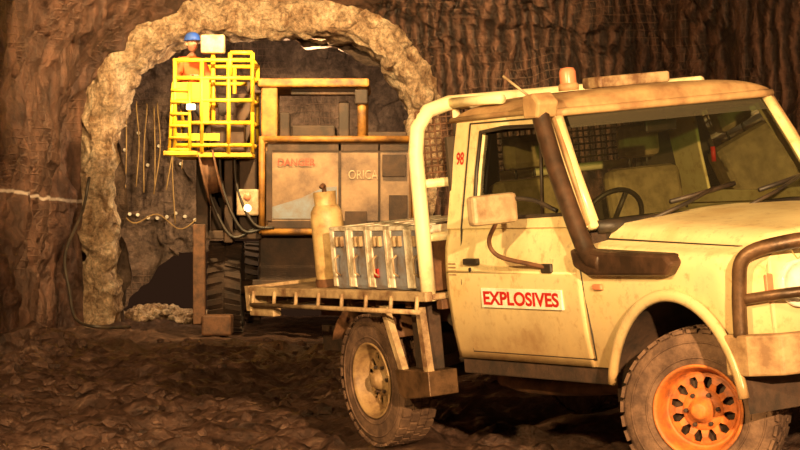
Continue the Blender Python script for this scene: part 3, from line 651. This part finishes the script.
for k in range(2):
    lathe('rear_lamp_%d'%k,[(0.001,0.0),(0.05,0.0),(0.055,-0.02)],m_lamp if k==0 else m_amber,G,Matrix.Translation((-2.07,-0.10,1.72+0.16*k))@Matrix.Rotation(math.radians(90),4,'X'),16)
boxes('rear_bumper_steps',[((-2.0,-0.15,0.62),(0.3,0.3,0.75)),((-1.7,-0.2,0.35),(-1.1,0.1,0.42)),((-1.7,-0.15,0.42),(-1.64,0.05,0.62)),((-1.16,-0.15,0.42),(-1.1,0.05,0.62)),((-0.4,-0.1,0.75),(0.2,0.3,1.35))],m_rig,G,0.01)
for i,x in enumerate((-2.72,0.25)):
    box('outrigger_leg_%d'%i,(x-0.08,-0.2,0.15),(x+0.08,0.0,1.5),m_rust,G,0.01)
    box('outrigger_pad_%d'%i,(x-0.25+0.3*(i==0),-0.4,0.0),(x+0.25+0.2*(i==0),0.1,0.28),m_rust,G,0.03)
hs=[]
for k in range(3):
    x0=-2.66+0.2*k; x1=-1.95+0.12*k
    hs.append(catmull([(x0,0.02,2.6),(x0+0.05,-0.06,2.0),(lerp(x0,x1,0.5),-0.08,1.35+0.08*k),(x1,-0.02,1.45)]))
tubes('hydraulic_hoses',hs,0.022,m_black,G)
tube('boom_lower',[(-1.2,5.0,1.6),(-2.3,1.3,2.35)],0.14,m_ryel,G); tube('boom_ram',[(-1.4,4.0,1.4),(-2.1,1.8,2.1)],0.06,m_rig,G)
# basket
bx0,bx1,by0,by1,bz0=-3.02,-1.98,-0.45,0.75,2.46
box('basket_floor',(bx0,by0,bz0-0.06),(bx1,by1,bz0),m_yel,G,0.01)
rl=[]
for z in (2.56,2.86,3.16,3.46,3.70):
    rl+= [[(bx0,by0,z),(bx1,by0,z)],[(bx0,by1,z),(bx1,by1,z)],[(bx0,by0,z),(bx0,by1,z)],[(bx1,by0,z),(bx1,by1,z)]]
for x in (bx0,bx0+0.36,bx0+0.72,bx1):
    for y in (by0,by1): rl.append([(x,y,bz0),(x,y,3.72)])
rl.append([(bx1,by0,3.0),(bx1,by0,3.80)]); rl.append([(bx1-0.3,by0,3.80),(bx1,by0,3.80)]); rl.append([(bx1-0.3,by0,3.5),(bx1-0.3,by0,3.80)])
tubes('basket_rails',rl,0.028,m_yel,G)
boxes('basket_kick_panels',[((bx0,by0-0.01,2.62),(bx0+0.6,by0+0.01,2.72)),((bx0,by0-0.02,3.16),(bx0+0.36,by0,3.40)),((bx0+0.36,by0-0.02,2.86),(bx0+0.46,by0,3.46))],m_yel,G,0.004)
tubes('basket_ladder',[[(bx0-0.08,by0,2.45),(bx0-0.02,by0,3.4)],[(bx0+0.20,by0-0.04,2.45),(bx0+0.2,by0-0.04,3.4)]]+[[(bx0-0.08+0.006*k,by0-0.03,2.5+0.16*k),(bx0+0.2,by0-0.04,2.5+0.16*k)] for k in range(6)],0.022,m_yel,G)
box('basket_step',(bx0-0.15,by0-0.1,2.42),(bx0+0.30,by0+0.3,2.48),m_yel,G,0.01)
box('control_box',(-2.68,-0.40,3.80),(-2.36,-0.2,4.05),m_mirror,G,0.02)
tube('control_box_post',[(-2.52,-0.3,2.46),(-2.52,-0.3,3.82)],0.03,m_yel,G)
box('basket_lamp',(-2.86,-0.56,3.03),(-2.74,-0.48,3.11),m_lamp,G,0.01)
box('detonator_bin',(-2.55,-0.35,2.46),(-2.1,0.1,2.88),m_rig,G,0.02)
boxes('basket_manifold',[((-2.5,0.3,2.46),(-2.05,0.7,3.3)),((-2.95,0.5,2.46),(-2.6,0.7,2.9))],m_rig,G,0.02)

# ------------------------------------------------------------ worker
m_hivis=dusty('hivis_orange_cloth',(0.62,0.10,0.012),(0.42,0.07,0.012),0.8,scale=5,bump=0.1)
m_trous=dusty('navy_cloth',(0.03,0.035,0.06),(0.07,0.05,0.04),0.9,scale=5,bump=0.1)
m_skin=dusty('skin',(0.38,0.17,0.10),(0.32,0.14,0.08),0.6,scale=8,bump=0)
m_helm=dusty('helmet_blue',(0.012,0.05,0.30),(0.03,0.06,0.2),0.4,scale=5,bump=0)
m_boot=dusty('boot_leather',(0.05,0.03,0.02),(0.1,0.06,0.03),0.7,scale=5,bump=0)
DZ=-0.13
wk=empty('mine_worker',Matrix.Translation((-2.84,34.05,2.46))@Matrix.Rotation(math.radians(35),4,'Z'))
def skin(name,vs,ed,rad,mats,parent,pick=None,root=0,sub=2):
    me=bpy.data.meshes.new(name); me.from_pydata([tuple(v) for v in vs],ed,[])
    o=bpy.data.objects.new(name,me); COL.objects.link(o)
    o.modifiers.new('s','SKIN').use_smooth_shade=True
    if not me.skin_vertices:
        bm=bmesh.new(); bm.from_mesh(me); bm.verts.layers.skin.verify(); bm.to_mesh(me); bm.free()
    sd=me.skin_vertices[0].data
    for i in range(len(vs)):
        r=rad[i]; sd[i].radius=(r,r) if not isinstance(r,tuple) else r; sd[i].use_root=(i==root)
    m=o.modifiers.new('u','SUBSURF'); m.levels=sub; m.render_levels=sub
    dg=bpy.context.evaluated_depsgraph_get(); ne=bpy.data.meshes.new_from_object(o.evaluated_get(dg)); bpy.data.objects.remove(o)
    for m in mats: ne.materials.append(m)
    for p in ne.polygons:
        p.use_smooth=True
        if pick: p.material_index=pick(p.center)
    o=bpy.data.objects.new(name,ne); COL.objects.link(o); o.parent=parent; return o
vs=[(0,0.06,0.93+DZ),(0,0.03,1.12+DZ),(0,-0.01,1.32+DZ),(0,-0.01,1.44+DZ),(0,-0.02,1.52+DZ),
    (0.17,0,1.39+DZ),(0.25,-0.06,1.14+DZ),(0.19,-0.30,1.15+DZ),
    (-0.17,0,1.39+DZ),(-0.25,-0.06,1.14+DZ),(-0.19,-0.30,1.15+DZ),
    (0.09,0.05,0.86+DZ),(0.12,-0.16,0.46),(0.10,0.06,0.08),(0.11,-0.09,0.04),
    (-0.09,0.05,0.86+DZ),(-0.12,-0.16,0.46),(-0.10,0.06,0.08),(-0.11,-0.09,0.04)]
ed=[(0,1),(1,2),(2,3),(3,4),(2,5),(5,6),(6,7),(2,8),(8,9),(9,10),(0,11),(11,12),(12,13),(13,14),(0,15),(15,16),(16,17),(17,18)]
rad=[(0.14,0.11),(0.14,0.10),(0.16,0.11),0.07,0.055,0.07,0.05,0.035,0.07,0.05,0.035,0.095,0.065,0.048,0.045,0.095,0.065,0.048,0.045]
skin('body',vs,ed,rad,[m_hivis,m_trous,m_boot,m_skin],wk,lambda c:2 if c.z<0.12 else (1 if c.z<0.95+DZ else (3 if c.z>1.46+DZ else 0)))
for s in (-1,1):
    w=Vector((s*0.19,-0.31,1.15+DZ)); V=[w,w+Vector((-s*0.01,-0.07,0.02))]; E=[(0,1)]; Rr=[0.03,0.036]
    for k in range(4):
        b=w+Vector((s*(-0.03+0.02*k),-0.10,0.025)); l=[0.04,0.045,0.042,0.034][k]; i0=len(V)
        V+=[b,b+Vector((0,-l,0.0)),b+Vector((0,-l-0.02,-l*0.7))]; E+=[(1,i0),(i0,i0+1),(i0+1,i0+2)]; Rr+=[0.01,0.009,0.008]
    i0=len(V); V+=[w+Vector((-s*0.045,-0.05,0)),w+Vector((-s*0.06,-0.09,-0.03))]; E+=[(0,i0),(i0,i0+1)]; Rr+=[0.012,0.01]
    skin('hand_%d'%s,V,E,Rr,[m_skin],wk,None,0,1)
def headf(a,b):
    th=2*math.pi*a; ph=math.pi*b; x=math.sin(ph)*math.sin(th); y=-math.sin(ph)*math.cos(th); z=math.cos(ph)
    sx=0.077; sy=0.098; sz=0.118
    jaw=1-0.25*max(0,-z)
    p=Vector((x*sx*jaw,y*sy*(1-0.12*max(0,-z)),z*sz))
    if y<-0.6 and abs(x)<0.25: p.y-=0.022*math.exp(-((z+0.1)/0.16)**2)*(1-abs(x)/0.25)
    p.y+=0.012*math.exp(-((z-0.12)/0.12)**2)*math.exp(-((abs(x)-0.38)/0.15)**2)*(y<0)
    return p+Vector((0,-0.025,1.63+DZ))
grid('head',40,28,headf,m_skin,wk)
for s in (-1,1):
    lathe('eye_%d'%s,[(0.0005,0.012),(0.009,0.008),(0.012,0),(0.0005,-0.01)],m_white,wk,Matrix.Translation((s*0.03,-0.108,1.643+DZ))@Matrix.Rotation(math.radians(90),4,'X'),12)
    lathe('pupil_%d'%s,[(0.0005,0.0145),(0.005,0.012)],m_black,wk,Matrix.Translation((s*0.03,-0.108,1.643+DZ))@Matrix.Rotation(math.radians(90),4,'X'),10)
    tube('ear_%d'%s,[(s*0.078,-0.02,1.60+DZ),(s*0.088,-0.01,1.63+DZ),(s*0.085,0.0,1.655+DZ)],0.012,m_skin,wk)
tube('mouth',[(-0.025,-0.108,1.575+DZ),(0,-0.114,1.573+DZ),(0.025,-0.108,1.575+DZ)],0.005,m_red,wk)
lathe('helmet',[(0.125,0.0),(0.118,0.004),(0.112,0.03),(0.10,0.07),(0.075,0.10),(0.04,0.117),(0.0005,0.12)],m_helm,wk,Matrix.Translation((0,-0.02,1.67+DZ))@Matrix.Diagonal((0.95,1.12,1,1)),28)
box('helmet_peak',(-0.07,-0.19,1.668+DZ),(0.07,-0.11,1.680+DZ),m_helm,wk,0.004)

# ------------------------------------------------------------ blasting wires, collars, cable
m_wire=dusty('lead_wire_yellow',(0.42,0.26,0.09),(0.2,0.11,0.04),0.6,scale=5,bump=0)
wl=[]
for k in range(9):
    x=-4.80+0.14*k+random.uniform(-0.05,0.05); z=random.uniform(3.5,4.1); zb=random.uniform(1.4,2.8); y=42.6
    wl.append(catmull([(x,y+0.2,z),(x+0.02,y,z-0.15),(x+random.uniform(-0.08,0.08),y-0.1,(z+zb)/2),(x+random.uniform(-0.05,0.05),y-0.15,zb)]))
wl.append(catmull([(-4.8,42.4,1.9),(-4.5,42.2,1.6),(-4.1,42.2,1.75),(-3.7,42.2,1.5),(-3.3,42.3,1.8)]))
tubes('blasting_lead_wires',wl,0.012,m_wire,wb,seg=5)
V=[];F=[]
fv=[v.co.copy() for v in wb.data.vertices]
for k in range(16):
    if k<9: tx,tz=-4.85+0.16*k,1.72+0.05*math.sin(k*1.3)
    else: tx,tz=-4.8+0.2*(k-9),2.9+0.3*math.sin(k*2.1)
    c=min(fv,key=lambda q:(q.x-tx)**2+(q.z-tz)**2)
    vs,fs=tube_data([c+Vector((0,0.1,0)),c+Vector((0,-0.10,0))],0.03,10); o_=len(V); V+=vs; F+=[tuple(i+o_ for i in f) for f in fs]
mesh('drill_hole_collars',V,F,m_white,wb)
tube('hanging_power_cable',[(-4.50,36.2,2.2),(-4.55,35.8,1.7),(-4.62,34.5,1.1),(-4.5,34,0.6),(-4.35,33.6,0.22),(-4.0,33.4,0.12),(-3.7,34.2,0.1)],0.022,m_black,None,smooth=True)

# ------------------------------------------------------------ lights
def area(name,loc,tgt,size,power,col,spread=180):
    l=bpy.data.lights.new(name,'AREA'); l.shape='DISK'; l.size=size; l.energy=power; l.color=col
    l.spread=math.radians(spread)
    o=bpy.data.objects.new(name,l); COL.objects.link(o); o.location=loc
    o.rotation_euler=(Vector(tgt)-Vector(loc)).to_track_quat('-Z','Y').to_euler(); return o
area('flood_light_key',(3.6,-6,4.6),(0.0,18,1.2),0.35,8200,(1,0.62,0.28))
area('fill_light_side',(-4.2,3.5,4.2),(0.0,15,0.8),0.35,1450,(1,0.65,0.26))  # added unseen fill to brighten the truck side
area('fill_light_portal',(-0.9,30.5,5.3),(-3.0,38,4.2),0.3,700,(1,0.66,0.28),130)  # added unseen light above the view, brightens portal rim and rig
area('fill_light_drive',(-1.2,38.5,3.9),(-3.6,43.5,2.4),0.3,250,(1,0.70,0.40))  # added light, unseen from the camera, brightens the drive face
area('fill_light_basket',(-3.8,31.5,4.9),(-2.5,34.2,3.2),0.3,70,(1,0.74,0.34),90)  # added unseen light that gives the basket its yellow brightness
w=bpy.data.worlds.new('mine_air'); sc.world=w; w.use_nodes=True
w.node_tree.nodes['Background'].inputs[0].default_value=(0.5,0.22,0.11,1); w.node_tree.nodes['Background'].inputs[1].default_value=0.05
